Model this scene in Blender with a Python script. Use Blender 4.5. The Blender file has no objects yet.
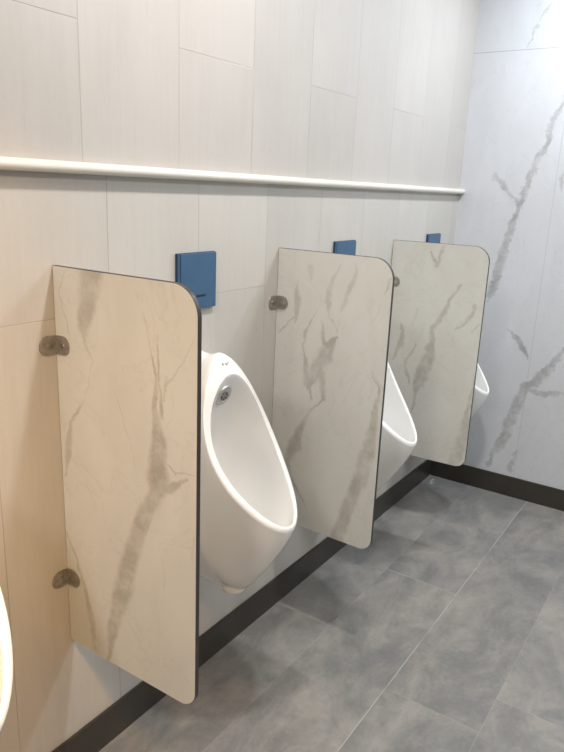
# Men's washroom: urinals on a tiled wall with marble-look partition screens
import bpy, bmesh, math, random
from mathutils import Vector, Matrix
C = bpy.context.scene.collection
random.seed(4)

VEINS = {
 'V1': [
  ([(0.118, 1.302, 0.0342), (0.106, 1.245, 0.0272), (0.089, 1.175, 0.0151), (0.085, 1.159, 0.0071)], 0.6),
  ([(0.085, 1.159, 0.0051), (0.112, 1.11, 0.002), (0.085, 1.021, 0.002), (0.038, 0.957, 0.0061), (0.03, 0.913, 0.0104), (0.009, 0.822, 0.0041)], 0.5),
  ([(0.041, 1.292, 0.002), (0.019, 1.247, 0.003), (0.046, 1.156, 0.003)], 0.45),
  ([(0.267, 1.225, 0.002), (0.282, 1.158, 0.002), (0.297, 1.113, 0.0051), (0.29, 1.052, 0.0071), (0.301, 0.981, 0.0175), (0.294, 0.896, 0.025)], 0.7),
  ([(0.301, 1.195, 0.0022), (0.304, 1.115, 0.004), (0.311, 1.032, 0.0063)], 0.7),
  ([(0.397, 1.215, 0.0015), (0.354, 1.136, 0.002), (0.32, 1.1, 0.0041)], 0.5),
  ([(0.315, 0.94, 0.0022), (0.346, 0.921, 0.0032), (0.392, 0.93, 0.0015)], 0.6),
  ([(0.184, 1.048, 0.002), (0.232, 0.925, 0.002), (0.24, 0.881, 0.0022)], 0.35),
  ([(0.324, 1.118, 0.0032), (0.316, 1.069, 0.0041)], 0.5),
  ([(0.377, 0.915, 0.0032), (0.32, 0.882, 0.0136)], 0.6),
  ([(0.303, 0.897, 0.0272), (0.286, 0.851, 0.018), (0.259, 0.808, 0.018), (0.215, 0.691, 0.0225), (0.183, 0.58, 0.0247), (0.153, 0.487, 0.0175), (0.135, 0.387, 0.0054)], 0.65),
  ([(0.281, 0.85, 0.0095), (0.265, 0.76, 0.0045)], 0.5),
  ([(0.007, 0.68, 0.0032), (0.05, 0.583, 0.0054), (0.077, 0.487, 0.0108), (0.088, 0.395, 0.0054)], 0.55),
  ([(0.394, 0.798, 0.002), (0.39, 0.72, 0.0022)], 0.3),
 ],
 'V2': [
  ([(0.079, 1.207, 0.003), (0.077, 1.141, 0.0122), (0.075, 1.074, 0.0041)], 0.5),
  ([(0.068, 1.093, 0.004), (0.013, 1.041, 0.0032)], 0.5),
  ([(0.16, 1.129, 0.002), (0.115, 1.052, 0.006), (0.107, 1.002, 0.0032), (0.13, 0.898, 0.0112), (0.15, 0.843, 0.005)], 0.55),
  ([(0.178, 1.094, 0.003), (0.183, 1.024, 0.0081), (0.229, 1.045, 0.0051)], 0.6),
  ([(0.219, 1.039, 0.0102), (0.19, 0.987, 0.0284), (0.162, 0.924, 0.0194), (0.137, 0.88, 0.0071)], 0.6),
  ([(0.228, 1.276, 0.002), (0.201, 1.22, 0.0061), (0.19, 1.155, 0.0092), (0.203, 1.111, 0.0041), (0.233, 1.06, 0.003), (0.237, 1.107, 0.002)], 0.4),
  ([(0.283, 1.272, 0.0041), (0.268, 1.21, 0.0091), (0.238, 1.134, 0.0041)], 0.35),
  ([(0.391, 1.236, 0.0061), (0.376, 1.196, 0.003)], 0.4),
  ([(0.351, 0.978, 0.003), (0.396, 0.913, 0.004)], 0.3),
  ([(0.18, 0.937, 0.0143), (0.194, 0.852, 0.0102)], 0.5),
  ([(0.12, 1.248, 0.011), (0.127, 1.212, 0.0051)], 0.3),
  ([(0.122, 0.961, 0.0082), (0.131, 0.885, 0.0132), (0.157, 0.942, 0.0151), (0.189, 0.973, 0.0092)], 0.5),
  ([(0.183, 0.921, 0.004), (0.188, 0.844, 0.004), (0.128, 0.768, 0.0073), (0.093, 0.668, 0.0226), (0.072, 0.596, 0.0155), (0.085, 0.552, 0.0073), (0.152, 0.456, 0.0022)], 0.6),
  ([(0.359, 0.962, 0.0022), (0.38, 0.917, 0.0051), (0.379, 0.825, 0.0114), (0.37, 0.729, 0.0196), (0.35, 0.636, 0.0228), (0.324, 0.556, 0.0221), (0.297, 0.464, 0.0221), (0.274, 0.38, 0.0256)], 0.6),
  ([(0.277, 0.802, 0.0015), (0.302, 0.712, 0.002)], 0.25),
 ],
 'V3': [
  ([(0.169, 1.263, 0.006), (0.196, 1.213, 0.009), (0.206, 1.249, 0.007), (0.218, 1.289, 0.005)], 0.5),
  ([(0.065, 0.946, 0.0092), (0.076, 0.87, 0.0132), (0.046, 0.802, 0.0061)], 0.5),
  ([(0.137, 0.88, 0.0051), (0.098, 0.779, 0.0071), (0.13, 0.705, 0.0051)], 0.5),
  ([(0.302, 1.147, 0.0051), (0.253, 1.047, 0.0092), (0.209, 0.952, 0.01), (0.197, 0.843, 0.0194), (0.175, 0.746, 0.0294), (0.159, 0.663, 0.0082), (0.151, 0.58, 0.0051)], 0.55),
  ([(0.364, 1.076, 0.0061), (0.353, 1.017, 0.0081), (0.303, 0.966, 0.0041)], 0.45),
  ([(0.393, 0.994, 0.005), (0.36, 0.96, 0.005)], 0.35),
  ([(0.403, 0.789, 0.003), (0.385, 0.648, 0.0102), (0.381, 0.521, 0.0187), (0.35, 0.384, 0.0269)], 0.5),
  ([(0.138, 1.033, 0.005), (0.114, 0.953, 0.0051)], 0.3),
 ],
 'VF': [
  ([(0.305, 1.473, 0.016), (0.273, 1.362, 0.017), (0.239, 1.151, 0.0251), (0.207, 1.001, 0.011)], 0.7),
  ([(0.32, 0.857, 0.005), (0.391, 0.798, 0.0192), (0.437, 0.729, 0.0071)], 0.7),
  ([(0.617, 0.853, 0.0102), (0.533, 0.683, 0.0182), (0.443, 0.584, 0.0265), (0.402, 0.451, 0.0255), (0.379, 0.318, 0.0286), (0.304, 0.145, 0.0112)], 0.65),
  ([(0.653, 0.61, 0.0073), (0.54, 0.567, 0.0143), (0.444, 0.574, 0.0092)], 0.6),
  ([(0.439, 0.246, 0.0082), (0.423, 0.137, 0.0104)], 0.5),
  ([(0.329, 2.313, 0.005), (0.281, 2.238, 0.0041), (0.237, 2.117, 0.004)], 0.6),
  ([(0.443, 1.929, 0.011), (0.394, 1.824, 0.019), (0.385, 1.727, 0.014), (0.343, 1.627, 0.014), (0.308, 1.501, 0.02)], 0.65),
  ([(0.167, 1.578, 0.014), (0.201, 1.544, 0.017), (0.242, 1.51, 0.0091), (0.291, 1.454, 0.006)], 0.55),
  ([(0.504, 1.662, 0.005), (0.468, 1.574, 0.013), (0.481, 1.519, 0.005)], 0.5),
 ],
}

# ---------------------------------------------------------------- measures
CAM = (-0.8631, -1.1908, 1.4743); F_PX = 672.21; YAW, PITCH, ROLL = 0.58140, -0.27028, 0.042415
PX = (0.0515, 0.899, 1.743)            # partition planes
UX = (-0.397, 0.4715, 1.272, 2.108)    # urinal centres
ZT, ZB, PW, PT = 1.2995, 0.3836, 0.40, 0.012
L = 2.4657; HC = 2.62; XL = -2.6; YB = -2.7
BH = 0.106

# ---------------------------------------------------------------- node helpers
class NT:
    def __init__(s, name):
        s.m = bpy.data.materials.new(name); s.m.use_nodes = True
        s.t = s.m.node_tree; s.n = s.t.nodes; s.l = s.t.links
        s.n.clear()
        s.out = s.n.new('ShaderNodeOutputMaterial'); s.b = s.n.new('ShaderNodeBsdfPrincipled')
        s.l.new(s.b.outputs[0], s.out.inputs[0])
    def put(s, sock, v):
        if hasattr(v, 'is_output'): s.l.new(v, sock)
        elif v is not None: sock.default_value = v
    def math(s, op, a, b=None, c=None, clamp=False):
        n = s.n.new('ShaderNodeMath'); n.operation = op; n.use_clamp = clamp
        s.put(n.inputs[0], a)
        if b is not None: s.put(n.inputs[1], b)
        if c is not None: s.put(n.inputs[2], c)
        return n.outputs[0]
    def vmath(s, op, a, b=None, scale=None, out=0):
        n = s.n.new('ShaderNodeVectorMath'); n.operation = op
        s.put(n.inputs[0], a)
        if b is not None: s.put(n.inputs[1], b)
        if scale is not None: s.put(n.inputs['Scale'], scale)
        return n.outputs[out]
    def coord(s):
        return s.n.new('ShaderNodeTexCoord').outputs['Object']
    def sep(s, v):
        n = s.n.new('ShaderNodeSeparateXYZ'); s.put(n.inputs[0], v); return n.outputs
    def comb(s, x, y, z=0.0):
        n = s.n.new('ShaderNodeCombineXYZ')
        for i, v in enumerate((x, y, z)): s.put(n.inputs[i], v)
        return n.outputs[0]
    def noise(s, v, scale, detail=3, rough=0.55, col=False, dist=0.0):
        n = s.n.new('ShaderNodeTexNoise'); s.put(n.inputs['Vector'], v)
        n.inputs['Scale'].default_value = scale; n.inputs['Detail'].default_value = detail
        n.inputs['Roughness'].default_value = rough; n.inputs['Distortion'].default_value = dist
        return n.outputs['Color' if col else 0]
    def ramp(s, v, a, b, lo=0.0, hi=1.0):
        n = s.n.new('ShaderNodeMapRange'); s.put(n.inputs[0], v)
        for i, x in enumerate((a, b, lo, hi)): n.inputs[i+1].default_value = x
        return n.outputs[0]
    def mix(s, f, a, b, mode='MIX'):
        n = s.n.new('ShaderNodeMix'); n.data_type = 'RGBA'; n.blend_type = mode
        s.put(n.inputs[0], f)
        s.put(n.inputs[6], (*a, 1) if isinstance(a, tuple) else a)
        s.put(n.inputs[7], (*b, 1) if isinstance(b, tuple) else b)
        return n.outputs[2]
    def fin(s, col, rough, spec=0.5, metal=0.0, bump=None, bs=0.1, coat=0.0):
        s.put(s.b.inputs['Base Color'], (*col, 1) if isinstance(col, tuple) else col)
        s.put(s.b.inputs['Roughness'], rough); s.b.inputs['Specular IOR Level'].default_value = spec
        s.b.inputs['Metallic'].default_value = metal; s.b.inputs['Coat Weight'].default_value = coat
        s.b.inputs['Coat Roughness'].default_value = 0.06
        if bump is not None:
            n = s.n.new('ShaderNodeBump'); n.inputs['Strength'].default_value = bs
            n.inputs['Distance'].default_value = 0.002
            s.put(n.inputs['Height'], bump); s.l.new(n.outputs[0], s.b.inputs['Normal'])
        return s.m

def hexlin(r, g, b):
    f = lambda c: (c/255/12.92) if c/255 <= 0.04045 else ((c/255+0.055)/1.055)**2.4
    return (f(r), f(g), f(b))

def joint(t, x, period, offset, half):
    """1 on a grout line lying at offset + k*period"""
    a = t.math('SUBTRACT', x, offset)
    d = t.math('PINGPONG', a, period/2)
    return t.math('MULTIPLY', t.math('SUBTRACT', half, d), 1/(half*0.5), clamp=True)

# tapered stroke group: how strongly a point lies inside a vein segment
def stroke_group():
    g = bpy.data.node_groups.new('vein_stroke', 'ShaderNodeTree')
    I = g.interface
    for nm, ty in (('P', 'NodeSocketVector'), ('A', 'NodeSocketVector'), ('BA', 'NodeSocketVector'), ('BAn', 'NodeSocketVector'),
                   ('W0', 'NodeSocketFloat'), ('dW', 'NodeSocketFloat'), ('S', 'NodeSocketFloat')):
        I.new_socket(nm, in_out='INPUT', socket_type=ty)
    I.new_socket('M', in_out='OUTPUT', socket_type='NodeSocketFloat')
    n, l = g.nodes, g.links
    gi = n.new('NodeGroupInput').outputs; go = n.new('NodeGroupOutput').inputs
    def vm(op, a, b=None, sc=None, out=0):
        k = n.new('ShaderNodeVectorMath'); k.operation = op; l.new(a, k.inputs[0])
        if b is not None: l.new(b, k.inputs[1])
        if sc is not None: l.new(sc, k.inputs['Scale'])
        return k.outputs[out]
    def ma(op, a, b, c=None, clamp=False):
        k = n.new('ShaderNodeMath'); k.operation = op; k.use_clamp = clamp
        for i, v in enumerate((a, b, c)):
            if v is None: continue
            if hasattr(v, 'is_output'): l.new(v, k.inputs[i])
            else: k.inputs[i].default_value = v
        return k.outputs[0]
    pa = vm('SUBTRACT', gi['P'], gi['A'])
    h = ma('ADD', vm('DOT_PRODUCT', pa, gi['BAn'], out=1), 0.0, clamp=True)
    d = vm('LENGTH', vm('SUBTRACT', pa, vm('SCALE', gi['BA'], sc=h)), out=1)
    w = ma('MULTIPLY_ADD', h, gi['dW'], gi['W0'])
    m = ma('DIVIDE', ma('SUBTRACT', w, d), ma('MULTIPLY_ADD', w, 0.42, 0.0022), clamp=True)
    l.new(ma('MULTIPLY', m, gi['S']), go['M'])
    return g
STROKE = stroke_group()

def veins(t, uv, strokes, wob=0.02, wscale=1.0):
    n1 = t.vmath('SUBTRACT', t.noise(uv, 14, 4, 0.6, col=True), (0.5, 0.5, 0.5))
    p = t.vmath('ADD', uv, t.vmath('SCALE', n1, scale=wob))
    n2 = t.vmath('SUBTRACT', t.noise(uv, 48, 3, 0.6, col=True), (0.5, 0.5, 0.5))
    p = t.vmath('ADD', p, t.vmath('SCALE', n2, scale=wob*0.45))
    p = t.vmath('MULTIPLY', p, (1, 1, 0))
    acc = None
    for pts, s in strokes:
        for a, b in zip(pts[:-1], pts[1:]):
            dx, dy = b[0]-a[0], b[1]-a[1]; q = dx*dx+dy*dy
            g = t.n.new('ShaderNodeGroup'); g.node_tree = STROKE
            t.l.new(p, g.inputs['P'])
            g.inputs['A'].default_value = (a[0], a[1], 0); g.inputs['BA'].default_value = (dx, dy, 0)
            g.inputs['BAn'].default_value = (dx/q, dy/q, 0)
            g.inputs['W0'].default_value = a[2]*wscale; g.inputs['dW'].default_value = (b[2]-a[2])*wscale
            g.inputs['S'].default_value = s
            acc = g.outputs[0] if acc is None else t.math('MAXIMUM', acc, g.outputs[0])
    # veins break up along their length
    br = t.ramp(t.noise(uv, 16, 5, 0.7), 0.35, 0.6, 0.35, 1.0)
    return t.math('MULTIPLY', acc, br)

def marble(name, key, strokes, base, vein, off=0.0, joints=None, rough=0.22, wob=0.022, wscale=1.0, strength=1.0):
    t = NT(name); c = t.coord(); x, y, z = t.sep(c)
    uv = t.comb(t.math('MULTIPLY', y, -1.0), z, off)
    v = t.math('MULTIPLY', veins(t, uv, strokes, wob, wscale), strength)
    cloud = t.ramp(t.noise(t.vmath('MULTIPLY', uv, (1.6, 0.7, 1)), 4.5, 4, 0.6, dist=0.6), 0.35, 0.75, 0.0, 0.22)
    hair = t.noise(t.vmath('ADD', uv, (3.1, 1.7, 0)), 5.0, 5, 0.6, dist=0.8)
    hair = t.math('MULTIPLY', t.math('SUBTRACT', 0.012, t.math('ABSOLUTE', t.math('SUBTRACT', hair, 0.5))), 14.0, clamp=True)
    v = t.math('MAXIMUM', v, t.math('MULTIPLY', hair, 0.6))
    v = t.math('ADD', v, t.math('MULTIPLY', cloud, 0.65), clamp=True)
    col = t.mix(v, base, vein)
    if joints:
        col = t.mix(t.math('MULTIPLY', joints(t, x, y, z), 0.55), col, hexlin(120, 118, 116))
    return t.fin(col, rough, 0.5)

# ---------------------------------------------------------------- materials
def m_wall(name, per, off, zoff, tone):
    t = NT(name); c = t.coord(); x, y, z = t.sep(c)
    jx = joint(t, x, per, off, 0.0016)
    colid = t.math('FLOOR', t.math('DIVIDE', t.math('SUBTRACT', x, off), per))
    odd = t.math('SUBTRACT', 1.0, t.math('MODULO', t.math('ABSOLUTE', colid), 2.0))
    zz = t.math('ADD', z, t.math('MULTIPLY', odd, 0.6))
    jz = joint(t, zz, 1.2, zoff, 0.0014)
    j = t.math('MAXIMUM', jx, jz)
    rowid = t.math('FLOOR', t.math('DIVIDE', t.math('SUBTRACT', zz, zoff), 1.2))
    wn = t.n.new('ShaderNodeTexWhiteNoise'); wn.noise_dimensions = '2D'; t.l.new(t.comb(colid, rowid), wn.inputs['Vector'])
    r = wn.outputs['Value']
    v = t.vmath('ADD', c, t.vmath('SCALE', t.comb(colid, rowid, colid), scale=1.73))
    streak = t.noise(t.vmath('MULTIPLY', v, (9, 1, 0.5)), 6, 4, 0.6)
    fine = t.noise(t.vmath('MULTIPLY', v, (40, 1, 3)), 5, 3, 0.6)
    patch = t.noise(t.vmath('MULTIPLY', v, (2.0, 1, 1.2)), 1.8, 3, 0.5, dist=0.5)
    hair = t.noise(t.vmath('MULTIPLY', v, (2.0, 1, 0.8)), 3.0, 5, 0.6, dist=0.7)
    hair = t.math('MULTIPLY', t.math('SUBTRACT', 0.010, t.math('ABSOLUTE', t.math('SUBTRACT', hair, 0.5))), 30.0, clamp=True)
    k = t.math('ADD', t.ramp(streak, 0.25, 0.75, -0.03, 0.03), t.ramp(fine, 0.25, 0.75, -0.018, 0.018))
    k = t.math('ADD', k, t.ramp(patch, 0.3, 0.7, -0.04, 0.04))
    k = t.math('ADD', k, t.ramp(r, 0, 1, -0.035, 0.035))
    k = t.math('ADD', k, t.math('MULTIPLY', hair, -0.06))
    k = t.math('ADD', k, 1.0)
    base = t.vmath('SCALE', t.comb(*tone), scale=k)
    col = t.mix(t.math('MULTIPLY', j, t.ramp(patch, 0.4, 0.6, 0.15, 0.5)), base, hexlin(120, 112, 104))
    return t.fin(col, t.ramp(fine, 0.2, 0.8, 0.26, 0.36), 0.45, bump=t.math('MULTIPLY', j, -1.0), bs=0.3)

def m_floor():
    t = NT('grey_stone_tile'); c = t.coord(); x, y, z = t.sep(c)
    jy = joint(t, y, 0.295, -0.235, 0.0018)
    row = t.math('FLOOR', t.math('DIVIDE', t.math('ADD', y, 0.235), 0.295))
    isb = t.math('COMPARE', row, -1.0, 0.5); isc = t.math('COMPARE', row, -2.0, 0.5)
    xx = t.math('SUBTRACT', x, t.math('MULTIPLY', isb, 0.467)); xx = t.math('ADD', xx, t.math('MULTIPLY', isc, 0.163))
    jx = joint(t, xx, 2.4, 0.963, 0.0018)
    cid = t.math('FLOOR', t.math('DIVIDE', t.math('SUBTRACT', xx, 0.963), 2.4))
    jx = t.math('MULTIPLY', jx, t.math('MULTIPLY_ADD', isb, 0.7, 0.3))
    jy = t.math('MULTIPLY', jy, t.ramp(t.math('ABSOLUTE', t.math('ADD', y, 0.53)), 0.1, 0.12, 0.9, 0.22))
    wn = t.n.new('ShaderNodeTexWhiteNoise'); wn.noise_dimensions = '2D'; t.l.new(t.comb(cid, row), wn.inputs['Vector'])
    v = t.vmath('ADD', c, t.vmath('SCALE', t.comb(cid, row, 0.0), scale=2.31))
    big = t.noise(t.vmath('MULTIPLY', v, (1, 1.6, 1)), 3.2, 9, 0.68, dist=0.5)
    mid = t.noise(v, 12, 8, 0.72, dist=0.15)
    fine = t.noise(v, 70, 3, 0.6)
    scratch = t.noise(t.vmath('MULTIPLY', v, (1, 1.5, 1)), 7, 6, 0.7, dist=1.2)
    scratch = t.math('MULTIPLY', t.math('SUBTRACT', 0.014, t.math('ABSOLUTE', t.math('SUBTRACT', scratch, 0.47))), 60, clamp=True)
    k = t.math('ADD', t.ramp(big, 0.36, 0.64, -0.14, 0.15), t.ramp(mid, 0.3, 0.7, -0.13, 0.13))
    k = t.math('ADD', k, t.ramp(fine, 0.3, 0.7, -0.05, 0.05))
    k = t.math('ADD', k, t.ramp(wn.outputs['Value'], 0, 1, -0.05, 0.05))
    k = t.math('ADD', k, t.math('MULTIPLY', t.math('MULTIPLY', scratch, t.ramp(mid, 0.5, 0.62, 0, 1)), 0.16))
    k = t.math('ADD', k, 1.0)
    hue = t.mix(t.ramp(big, 0.42, 0.62, 0, 1), hexlin(121, 120, 117), hexlin(134, 130, 124))
    base = t.vmath('SCALE', hue, scale=k)
    # grout is pale, worn through in places
    j = t.math('MULTIPLY', t.math('MAXIMUM', jx, jy), t.ramp(t.noise(c, 6, 3), 0.36, 0.5, 0.25, 0.75))
    col = t.mix(j, base, hexlin(178, 178, 174))
    return t.fin(col, t.ramp(mid, 0.3, 0.7, 0.3, 0.5), 0.4, bump=fine, bs=0.08)

def plain(name, col, rough, spec=0.5, metal=0.0, var=0.04, sc=30, coat=0.0):
    t = NT(name); c = t.coord(); n = t.noise(c, sc, 3)
    base = t.vmath('SCALE', t.comb(*col), scale=t.ramp(n, 0.3, 0.7, 1-var, 1+var))
    return t.fin(base, rough, spec, metal, coat=coat)

M = {}
M['lower'] = m_wall('pale_stone_wall_tile', 0.3125, 0.206, 1.187, hexlin(188, 184, 177))
M['upper'] = m_wall('pale_stone_upper_tile', 0.3005, 0.1425, 1.789, hexlin(184, 179, 173))
M['floor'] = m_floor()
M['far'] = marble('white_marble_slab', 'VF', VEINS['VF'], hexlin(206, 208, 212), hexlin(146, 145, 144), 0.0, wob=0.07, wscale=1.2, rough=0.25,
                  joints=lambda t, x, y, z: t.math('MAXIMUM', t.math('MULTIPLY', joint(t, y, 0.6, -0.445, 0.0014), 0.6), joint(t, z, 2.4, 2.123, 0.0018)))
PB, PV = hexlin(212, 212, 206), hexlin(143, 135, 124)
M['p'] = [marble('marble_laminate', 'V%d' % (i+1), VEINS['V%d' % (i+1)], PB, PV, 0.37*i, wob=(0.026, 0.036, 0.045)[i], rough=0.2, wscale=1.3, strength=0.85) for i in range(3)]
M['edge'] = plain('dark_laminate_core', hexlin(52, 50, 48), 0.4, 0.4)
M['base'] = plain('dark_skirting_tile', hexlin(56, 52, 47), 0.3, 0.5, var=0.12, sc=9)
M['rail'] = plain('cream_stone_trim', hexlin(220, 216, 206), 0.25, 0.5, var=0.03, sc=8)
M['ceramic'] = plain('white_vitreous_china', hexlin(242, 241, 238), 0.12, 0.5, var=0.004, sc=3, coat=0.6)
M['chrome'] = plain('chrome', (0.55, 0.55, 0.54), 0.4, 0.5, 0.7)
M['chrome_dark'] = plain('dark_chrome_recess', (0.22, 0.22, 0.22), 0.4, 0.5, 0.6)
M['steel'] = plain('brushed_steel', (0.36, 0.33, 0.29), 0.5, 0.5, 0.7, var=0.2, sc=90)
M['steel_light'] = plain('bright_screw_steel', (0.6, 0.58, 0.54), 0.3, 0.5, 1.0)
M['blue'] = plain('blue_protective_film', hexlin(56, 90, 122), 0.35, 0.5, var=0.07, sc=14)
M['bluedark'] = plain('dark_blue_plate_side', hexlin(40, 62, 82), 0.45, 0.4)
M['black'] = plain('black_slot', hexlin(24, 26, 30), 0.3)
M['mark'] = plain('grey_glaze_print', hexlin(185, 187, 194), 0.4)
M['white'] = plain('white_paint', hexlin(200, 198, 195), 0.8, 0.2)
M['back'] = plain('pale_wall_paint', hexlin(150, 148, 146), 0.7, 0.2)
M['grout'] = plain('pale_grout_smear', hexlin(150, 152, 152), 0.8, 0.2, var=0.2, sc=120)

# ---------------------------------------------------------------- object helpers
def obj(name, bm, mats, parent=None, loc=(0, 0, 0), smooth=False, rec=True):
    if rec: bmesh.ops.recalc_face_normals(bm, faces=bm.faces[:])
    me = bpy.data.meshes.new(name); bm.to_mesh(me); bm.free()
    for m in (mats if isinstance(mats, (list, tuple)) else [mats]): me.materials.append(m)
    if smooth:
        for f in me.polygons: f.use_smooth = True
    o = bpy.data.objects.new(name, me); C.objects.link(o); o.location = loc
    if parent: o.parent = parent
    return o
def thing(name, label, cat, loc, group=None):
    o = bpy.data.objects.new(name, None); C.objects.link(o); o.location = loc
    o.empty_display_size = 0.05
    o['label'] = label; o['category'] = cat
    if group: o['group'] = group
    return o
def struct(o): o['kind'] = 'structure'; return o
def box(bm, x0, x1, y0, y1, z0, z1, mi=0):
    vs = [bm.verts.new((x, y, z)) for x in (x0, x1) for y in (y0, y1) for z in (z0, z1)]
    for q in ((0, 1, 3, 2), (4, 6, 7, 5), (0, 4, 5, 1), (2, 3, 7, 6), (0, 2, 6, 4), (1, 5, 7, 3)):
        f = bm.faces.new([vs[i] for i in q]); f.material_index = mi
    return vs
def bevel(bm, w, seg=2):
    bmesh.ops.bevel(bm, geom=bm.edges[:], offset=w, segments=seg, profile=0.5, affect='EDGES')
def prism(bm, pts, fn, d0, d1, mi_side=0, mi_a=0, mi_b=0):
    """extrude outline pts; fn(u, v, d) -> xyz"""
    a = [bm.verts.new(fn(u, v, d0)) for u, v in pts]; b = [bm.verts.new(fn(u, v, d1)) for u, v in pts]
    f = bm.faces.new(a); f.material_index = mi_a
    f = bm.faces.new(b[::-1]); f.material_index = mi_b
    n = len(pts)
    for i in range(n):
        f = bm.faces.new((a[i], b[i], b[(i+1) % n], a[(i+1) % n])); f.material_index = mi_side
def arc(cx, cy, r, a0, a1, n):
    return [(cx+r*math.cos(math.radians(a0+(a1-a0)*i/n)), cy+r*math.sin(math.radians(a0+(a1-a0)*i/n))) for i in range(n+1)]

# ---------------------------------------------------------------- room shell
E = 0.12
bm = bmesh.new(); box(bm, XL-E, L+E, YB-E, 0+E, -0.1, 0); struct(obj('floor', bm, M['floor']))
bm = bmesh.new(); box(bm, XL-E, L+E, YB-E, 0+E, HC, HC+0.1); struct(obj('ceiling', bm, M['white']))
bm = bmesh.new(); box(bm, XL, L, 0, E, 0, 1.50, 0); box(bm, XL, L, 0, E, 1.50, HC, 1)
struct(obj('wall_left', bm, [M['lower'], M['upper']]))
bm = bmesh.new(); box(bm, L, L+E, YB, E, 0, HC); struct(obj('wall_far', bm, M['far']))
bm = bmesh.new(); box(bm, XL, L, YB-E, YB, 0, HC); struct(obj('wall_right', bm, M['back']))
bm = bmesh.new(); box(bm, XL-E, XL, YB, E, 0, HC); struct(obj('wall_near', bm, M['back']))
# skirting
def skirt(pts):
    bm = bmesh.new(); box(bm, *pts, 0, BH)
    es = [e for e in bm.edges if all(v.co.z > BH-1e-4 for v in e.verts)]
    bmesh.ops.bevel(bm, geom=es, offset=0.002, segments=2, affect='EDGES'); return bm
struct(obj('baseboard_left', skirt((XL, L, -0.010, 0)), M['base']))
struct(obj('baseboard_far', skirt((L-0.010, L, YB, -0.010)), M['base']))
# half-round stone trim along the wall
bm = bmesh.new()
pr = [(0.0, 1.4885)] + [(-0.016-0.0125*math.cos(math.radians(a)), 1.5005+0.012*math.sin(math.radians(a))) for a in range(-90, 91, 15)] + [(0.0, 1.5125)]
prism(bm, [(y, z) for y, z in pr], lambda u, v, d: (d, u, v), XL, L)
struct(obj('trim_1', bm, M['rail']))

# ---------------------------------------------------------------- urinals
def curve_ring(W, a, b, sag, dt, sl, zb, zt, cvv, bt, n=28):
    """closed loop of one section: up one side, down the other"""
    side = []
    for i in range(n+1):
        t = (1-math.cos(math.pi*i/n))/2
        w = W*max(0.0, math.sin(math.pi*min(1, t**a)))**(b if t**a < 0.5 else bt) if 0 < i < n else 0.0
        z = zb+(zt-zb)*t
        d = dt+sl*(zt-z)-sag*(w/W)**2+cvv*t*(1-t)
        side.append((w, d, z))
    return [Vector((w, -d, z)) for w, d, z in side] + [Vector((-w, -d, z)) for w, d, z in side[-2:0:-1]]
def ringp(W, a, b, sag, top, bot, cvv=0.0, bt=None):
    (dt, zt), (db, zb) = top, bot
    return (W, a, b, sag, dt, (db-dt)/(zt-zb), zb, zt, cvv, b if bt is None else bt)
def catmull(P, u):
    n = len(P)-1; k = min(int(u), n-1); f = u-k
    p0, p1, p2, p3 = P[max(k-1, 0)], P[k], P[k+1], P[min(k+2, n)]
    return tuple(0.5*(2*b+(c-a)*f+(2*a-5*b+4*c-d)*f*f+(-a+3*b-3*c+d)*f**3) for a, b, c, d in zip(p0, p1, p2, p3))
OUT = ringp(0.136, 0.839, 0.618, 0.047, (0.117, 1.055), (0.364, 0.624), -0.013, 0.58)
INN = ringp(0.115, 1.00, 0.50, 0.046, (0.153, 1.007), (0.357, 0.637), -0.020)
outer = [
    ringp(0.122, 1.00, 0.67, 0.000, (0.000, 1.052), (0.001, 0.378), 0, 0.50),
    ringp(0.130, 1.00, 0.67, 0.002, (0.030, 1.054), (0.085, 0.376), 0, 0.50),
    ringp(0.136, 0.98, 0.67, 0.010, (0.055, 1.050), (0.152, 0.378), 0, 0.50),
    ringp(0.140, 0.95, 0.67, 0.022, (0.080, 1.049), (0.210, 0.392), 0, 0.51),
    ringp(0.1415, 0.91, 0.70, 0.033, (0.096, 1.053), (0.265, 0.452), -0.004, 0.53),
    ringp(0.140, 0.88, 0.65, 0.041, (0.106, 1.056), (0.315, 0.525), -0.008, 0.55),
    ringp(0.138, 0.85, 0.64, 0.046, (0.112, 1.057), (0.352, 0.592), -0.012, 0.57),
    OUT,
]
lip = [
    ringp(0.134, 0.86, 0.60, 0.047, (0.1195, 1.053), (0.3645, 0.630), -0.014, 0.57),
    ringp(0.126, 0.92, 0.56, 0.047, (0.133, 1.035), (0.3635, 0.636), -0.017, 0.54),
    ringp(0.118, 0.98, 0.51, 0.047, (0.149, 1.013), (0.3605, 0.6385), -0.019, 0.51),
    INN,
]
inner = [
    ringp(0.1135, 1.00, 0.50, 0.047, (0.1515, 0.999), (0.353, 0.628), -0.020),
    ringp(0.108, 1.00, 0.50, 0.046, (0.142, 0.975), (0.336, 0.586), -0.018),
    ringp(0.103, 1.00, 0.52, 0.040, (0.122, 0.930), (0.297, 0.522), -0.010),
    ringp(0.095, 1.00, 0.54, 0.032, (0.100, 0.880), (0.248, 0.470), 0.0),
    ringp(0.083, 1.00, 0.56, 0.022, (0.082, 0.830), (0.195, 0.452), 0.0),
    ringp(0.065, 1.00, 0.60, 0.012, (0.066, 0.770), (0.145, 0.464), 0.0),
    ringp(0.040, 1.00, 0.60, 0.005, (0.055, 0.700), (0.105, 0.500), 0.0),
    ringp(0.012, 1.00, 0.60, 0.000, (0.052, 0.640), (0.070, 0.580), 0.0),
]
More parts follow.
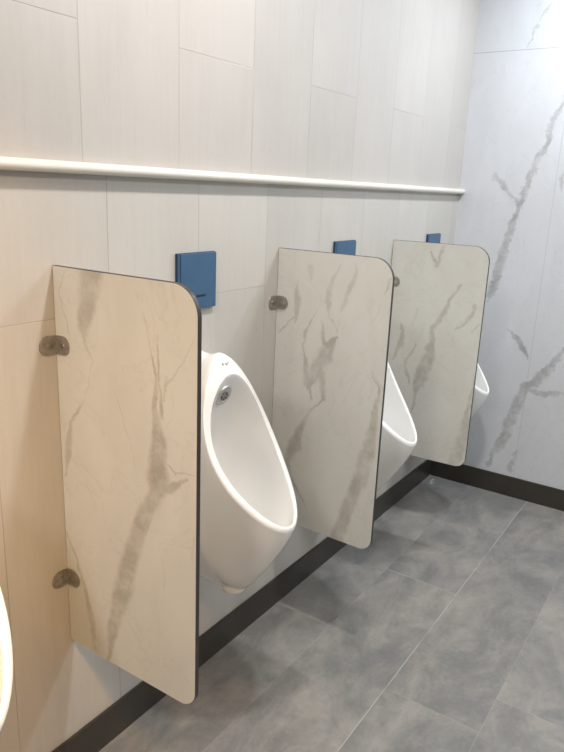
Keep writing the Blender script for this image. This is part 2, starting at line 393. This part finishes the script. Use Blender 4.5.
def make_urinal(loc, label):
    root = thing('urinal', label, 'urinal', loc, 'wall-hung white urinals along the tiled wall')
    bm = bmesh.new(); rings = []
    def add(P, k, skip=0):
        m = (len(P)-1)*k
        for i in range(skip, m+1): rings.append(curve_ring(*catmull(P, i/k)))
    add(outer, 5); add([OUT]+lip, 3, 1); add([INN]+inner, 5, 1)
    vr = [[bm.verts.new(v) for v in r] for r in rings]
    n = len(vr[0])
    for r0, r1 in zip(vr[:-1], vr[1:]):
        for i in range(n): bm.faces.new((r0[i], r0[(i+1) % n], r1[(i+1) % n], r1[i]))
    bm.faces.new(vr[0]); bm.faces.new(vr[-1][::-1])
    body = obj('body', bm, M['ceramic'], root, smooth=True)
    # small outlet collar under the body
    bm = bmesh.new()
    prof = [(0.020, 0.440), (0.034, 0.410), (0.035, 0.392), (0.033, 0.386), (0.028, 0.383), (0.0, 0.382)]
    seg = 28; prev = None
    for r, z in prof:
        cur = [bm.verts.new((r*math.cos(2*math.pi*i/seg), -0.180+r*math.sin(2*math.pi*i/seg), z)) for i in range(seg)] if r else None
        if prev and cur:
            for i in range(seg): bm.faces.new((prev[i], prev[(i+1) % seg], cur[(i+1) % seg], cur[i]))
        elif prev: bm.faces.new(prev)
        prev = cur
    obj('outlet_collar', bm, M['ceramic'], root, smooth=True)
    # chrome water inlet high on the back of the bowl
    u_ = 1.75
    ring = curve_ring(*catmull([INN]+inner, u_)); top = ring[28]
    nrm = Vector((0.0, -0.86, -0.30)).normalized(); side = Vector((1, 0, 0)); up = nrm.cross(side)
    cen = Vector((-0.004, -0.131, 0.947))
    def disc(r0, prof, seg=28):
        bm = bmesh.new(); prev = None; first = None
        for r, h in prof:
            cur = [bm.verts.new(cen+nrm*h+side*(r*math.cos(2*math.pi*i/seg))+up*(r*math.sin(2*math.pi*i/seg))) for i in range(seg)]
            if prev:
                for i in range(seg): bm.faces.new((prev[i], prev[(i+1) % seg], cur[(i+1) % seg], cur[i]))
            else: first = cur
            prev = cur
        bm.faces.new(prev); bm.faces.new(first[::-1]); return bm
    inl = obj('water_inlet', disc(0, [(0.030, -0.015), (0.030, 0.003), (0.028, 0.006), (0.019, 0.007), (0.018, 0.005)]), M['chrome'], root, smooth=False)
    bm = bmesh.new()
    for a in range(0, 360, 45):
        ca, sa = math.cos(math.radians(a)), math.sin(math.radians(a))
        c0 = cen+nrm*0.0095+side*0.0105*ca+up*0.0105*sa
        vs = [bm.verts.new(c0+side*0.0026*math.cos(q*math.pi/3)+up*0.0026*math.sin(q*math.pi/3)+nrm*h) for h in (-0.006, 0) for q in range(6)]
        bm.faces.new(vs[6:]); 
        for i in range(6): bm.faces.new((vs[i], vs[(i+1) % 6], vs[6+(i+1) % 6], vs[6+i]))
    obj('inlet_holes', bm, M['chrome_dark'], inl)
    # faint printed mark on the crest above the bowl
    bm = bmesh.new()
    for gx, gy, w, h in ((-0.012, 0.0, 0.0018, 0.006), (-0.009, -0.002, 0.004, 0.0018), (0.000, 0.001, 0.0016, 0.0055), (0.003, 0.003, 0.004, 0.0016), (0.009, 0.0, 0.0016, 0.005)):
        s = Vector((0, -0.62, -0.78)); c0 = Vector((gx, -0.1375, 1.0335))+s*gy
        nn = Vector((0, -0.78, 0.62))
        vs = [bm.verts.new(c0+Vector((sx*w/2, 0, 0))+s*(sy*h/2)+nn*q) for q in (-0.004, 0.0012) for sx, sy in ((-1, -1), (1, -1), (1, 1), (-1, 1))]
        bm.faces.new(vs[:4][::-1]); bm.faces.new(vs[4:])
        for i in range(4): bm.faces.new((vs[i], vs[(i+1) % 4], vs[4+(i+1) % 4], vs[4+i]))
    obj('maker_mark', bm, M['mark'], root)
    return root
def copy_tree(o, parent=None):
    c = o.copy(); C.objects.link(c)
    if parent: c.parent = parent
    for ch in list(o.children): copy_tree(ch, c)
    return c
ULAB = ['white urinal cut off by the left edge, before the first partition',
        'large white urinal between the nearest and the middle partition, its whole bowl in view',
        'white urinal half hidden behind the middle partition, only bowl and lip showing',
        'farthest white urinal, only a small tip showing beyond the farthest partition']
u0 = make_urinal((UX[1], -0.0008, 0), ULAB[1])
for i in (0, 2, 3):
    c = copy_tree(u0); c.location = (UX[i], -0.0008, (0, 0, -0.006, -0.012)[i]); c['label'] = ULAB[i]

# ---------------------------------------------------------------- flush plates
def make_plate(loc, label):
    root = thing('flush_plate', label, 'flush plate', loc, 'blue flush plates above the urinals')
    bm = bmesh.new(); box(bm, -0.076, 0.076, -0.007, 0, -0.0755, 0.0755); bevel(bm, 0.001, 1)
    obj('back_frame', bm, M['bluedark'], root)
    bm = bmesh.new(); box(bm, -0.067, 0.076, -0.0115, -0.0072, -0.0755, 0.0735); bevel(bm, 0.001, 2)
    fp = obj('front_cover', bm, M['blue'], root)
    bm = bmesh.new(); box(bm, -0.0757, -0.0685, -0.0100, -0.0072, -0.0755, 0.0735); bevel(bm, 0.0006, 1)
    obj('side_strip', bm, M['blue'], root)
    bm = bmesh.new()
    prism(bm, arc(0.030, -0.040, 0.0024, -90, 90, 6)+arc(-0.006, -0.040, 0.0024, 90, 270, 6), lambda u, v, d: (u, d, v), -0.0121, -0.0105)
    obj('sensor_slot', bm, M['black'], fp)
    return root
f0 = make_plate((0.504, -0.0005, 1.2305), 'square blue flush plate above the nearest urinal, fully in view')
for x, lb in ((1.318, 'blue flush plate rising just above the middle partition'), (2.170, 'farthest and smallest blue flush plate, above the farthest partition')):
    c = copy_tree(f0); c.location = (x, -0.0005, 1.2305); c['label'] = lb

# ---------------------------------------------------------------- partitions
def leaf_outline(n=10):
    # half-round bracket leaf, flat where it meets the fold; u = away from fold, v = up
    return [(0, -0.017), (0.008, -0.020), (0.026, -0.020)] + arc(0.026, -0.002, 0.018, -90, 0, 7)[1:] + arc(0.022, 0.0, 0.022, 0, 90, 9)[1:] + [(0.008, 0.0215), (0, 0.020)]
def make_partition(i, label):
    x0 = PX[i]
    root = thing('urinal_partition', label, 'partition', (x0, 0, (0.002, 0.0, -0.006)[i]), 'marble-look partition screens between the urinals')
    rt, rb = 0.062, 0.042
    g = 0.0005
    k = (0.0075, -0.03, 0.0455)[i]
    pts = [(g, ZB)] + arc(PW-rb, ZB+rb, rb, -90, 0, 10) + arc(PW-rt, ZT-rt, rt, 0, 90, 14) + [(g, ZT)]
    def inset(k): return [(g+k, ZB+k)] + arc(PW-rb, ZB+rb, rb-k, -90, 0, 10) + arc(PW-rt, ZT-rt, rt-k, 0, 90, 14) + [(g+k, ZT-k)]
    f = lambda u, v, d: (d+k*u, -u, v)
    bm = bmesh.new(); prism(bm, pts, f, 0.0008, PT-0.0008); obj('core', bm, M['edge'], root)
    bm = bmesh.new(); prism(bm, inset(0.0008), f, 0, 0.0008); prism(bm, inset(0.0008), f, PT-0.0008, PT)
    obj('marble_face', bm, M['p'][i], root)
    for z in (1.129, 0.562):
        bm = bmesh.new(); o = leaf_outline(); T = 0.003
        prism(bm, [(u+0.0005, v) for u, v in o], lambda u, v, d: (d+k*u, -u, z+v), -T, 0.0)           # on the panel
        prism(bm, [(u+0.0, v) for u, v in o], lambda u, v, d: (-u, d, z+v), -T, 0.0)         # on the wall
        br = obj('bracket', bm, M['steel'], root)
        for ax in (0, 1):
            bm = bmesh.new()
            o = arc(0.0, 0.0, 0.0055, 0, 330, 11)
            if ax == 0: prism(bm, [(u+0.024, v) for u, v in o], lambda u, v, d: (d+k*u, -u, z+v), -T-0.002, -T+0.0005)
            else: prism(bm, [(u+0.024, v) for u, v in o], lambda u, v, d: (-u, d, z+v), -T-0.002, -T+0.0005)
            obj('screw', bm, M['steel_light'], br)
    return root
make_partition(0, 'nearest marble-look partition with both steel brackets showing, left of the large urinal')
make_partition(1, 'middle marble-look partition, right of the large urinal, one steel bracket showing')
make_partition(2, 'farthest marble-look partition, partly behind the middle one')

# ---------------------------------------------------------------- grout crumb in the floor corner
bm = bmesh.new()
rnd = random.Random(3)
def lump(cx, cy, rx, ry, h, seg=12):
    top = bm.verts.new((cx, cy, h)); ring = []
    for i in range(seg):
        a = 2*math.pi*i/seg; k = 0.75+0.5*rnd.random()
        ring.append(bm.verts.new((cx+rx*k*math.cos(a), cy+ry*k*math.sin(a), 0.0)))
    for i in range(seg): bm.faces.new((ring[i], ring[(i+1) % seg], top))
    bm.faces.new(ring[::-1])
lump(0, 0, 0.030, 0.007, 0.004); lump(-0.030, -0.012, 0.020, 0.008, 0.004)
o = obj('grout_smear', bm, M['grout'], None, (L-0.075, -0.045, 0.0))
o['label'] = 'small pale grout smear on the floor in the far corner'; o['category'] = 'grout smear'

# ---------------------------------------------------------------- lights: recessed ceiling lamps, plus added fill lamps
def lamp(x, y, col, power, r=0.09, label='', aim=None, spread=180):
    t = thing('ceiling_light', label, 'ceiling light', (x, y, HC))
    bm = bmesh.new(); seg = 28; prev = None
    for rr, z in ((r+0.012, 0.0), (r+0.012, -0.004), (r+0.002, -0.006), (r, -0.001)):
        cur = [bm.verts.new((rr*math.cos(2*math.pi*i/seg), rr*math.sin(2*math.pi*i/seg), z)) for i in range(seg)]
        if prev:
            for i in range(seg): bm.faces.new((prev[i], prev[(i+1) % seg], cur[(i+1) % seg], cur[i]))
        prev = cur
    bm.faces.new(prev)
    obj('trim_ring', bm, M['white'], t)
    ld = bpy.data.lights.new('lamp', 'AREA'); ld.shape = 'DISK'; ld.size = r*2; ld.energy = power; ld.color = col
    lo = bpy.data.objects.new('lamp', ld); C.objects.link(lo); lo.location = (x, y, HC-0.008)
    if aim:
        lo.rotation_euler = (Vector(aim)-lo.location).to_track_quat('-Z', 'Y').to_euler(); lo.location.z -= 0.06; ld.spread = math.radians(spread)
    return lo
WARM, NEUT, COOL = (1.0, 0.68, 0.38), (1.0, 0.965, 0.93), (0.86, 0.93, 1.0)
WHITE = (1.0, 0.985, 0.96)
lamp(-1.21, -0.75, WARM, 10, label='recessed round ceiling light with a warm glow, nearest the camera along the urinal wall')
lamp(0.42, -0.75, NEUT, 20, 0.065, label='recessed round ceiling light above the large urinal')
lamp(2.05, -0.75, COOL, 18, 0.065, label='recessed round ceiling light by the far wall above the farthest urinal')
lamp(-0.95, -1.7, (1.0, 0.54, 0.17), 4.2, 0.12, label='unseen warm fill lamp, added to tint the tiled wall left of the nearest partition', aim=(-0.55, 0, 0.75), spread=50)  # added warm spot, only there to turn the left wall golden
lamp(-2.2, -1.0, WHITE, 31, 0.2, label='large unseen white fill lamp, added at the near end of the room for the partition faces')  # added side fill, brightens the partition faces more than the wall
lamp(0.42, -2.0, WHITE, 8, 0.2, label='large unseen fill lamp, added over the middle of the open floor')  # added soft fill from the open side of the room
lamp(1.65, -2.0, COOL, 25, 0.2, label='large recessed ceiling light by the far wall over the open floor')

w = bpy.data.worlds.new('world'); bpy.context.scene.world = w; w.use_nodes = True
w.node_tree.nodes['Background'].inputs[0].default_value = (0.8, 0.85, 0.9, 1); w.node_tree.nodes['Background'].inputs[1].default_value = 0.0

# ---------------------------------------------------------------- camera
cd = bpy.data.cameras.new('camera'); cam = bpy.data.objects.new('camera', cd); C.objects.link(cam)
f = Vector((math.cos(PITCH)*math.cos(YAW), math.cos(PITCH)*math.sin(YAW), math.sin(PITCH)))
r = f.cross(Vector((0, 0, 1))).normalized(); u = r.cross(f)
r2 = r*math.cos(ROLL)+u*math.sin(ROLL); u2 = -r*math.sin(ROLL)+u*math.cos(ROLL)
m = Matrix((r2, u2, -f)).transposed().to_4x4(); m.translation = Vector(CAM)
cam.matrix_world = m
cd.sensor_fit = 'HORIZONTAL'; cd.sensor_width = 36; cd.lens = F_PX/564*36; cd.clip_start = 0.01
bpy.context.scene.camera = cam
vs = bpy.context.scene.view_settings
vs.view_transform = 'Standard'; vs.look = 'None'; vs.gamma = 1.0; vs.exposure = 0.2; vs.use_curve_mapping = False
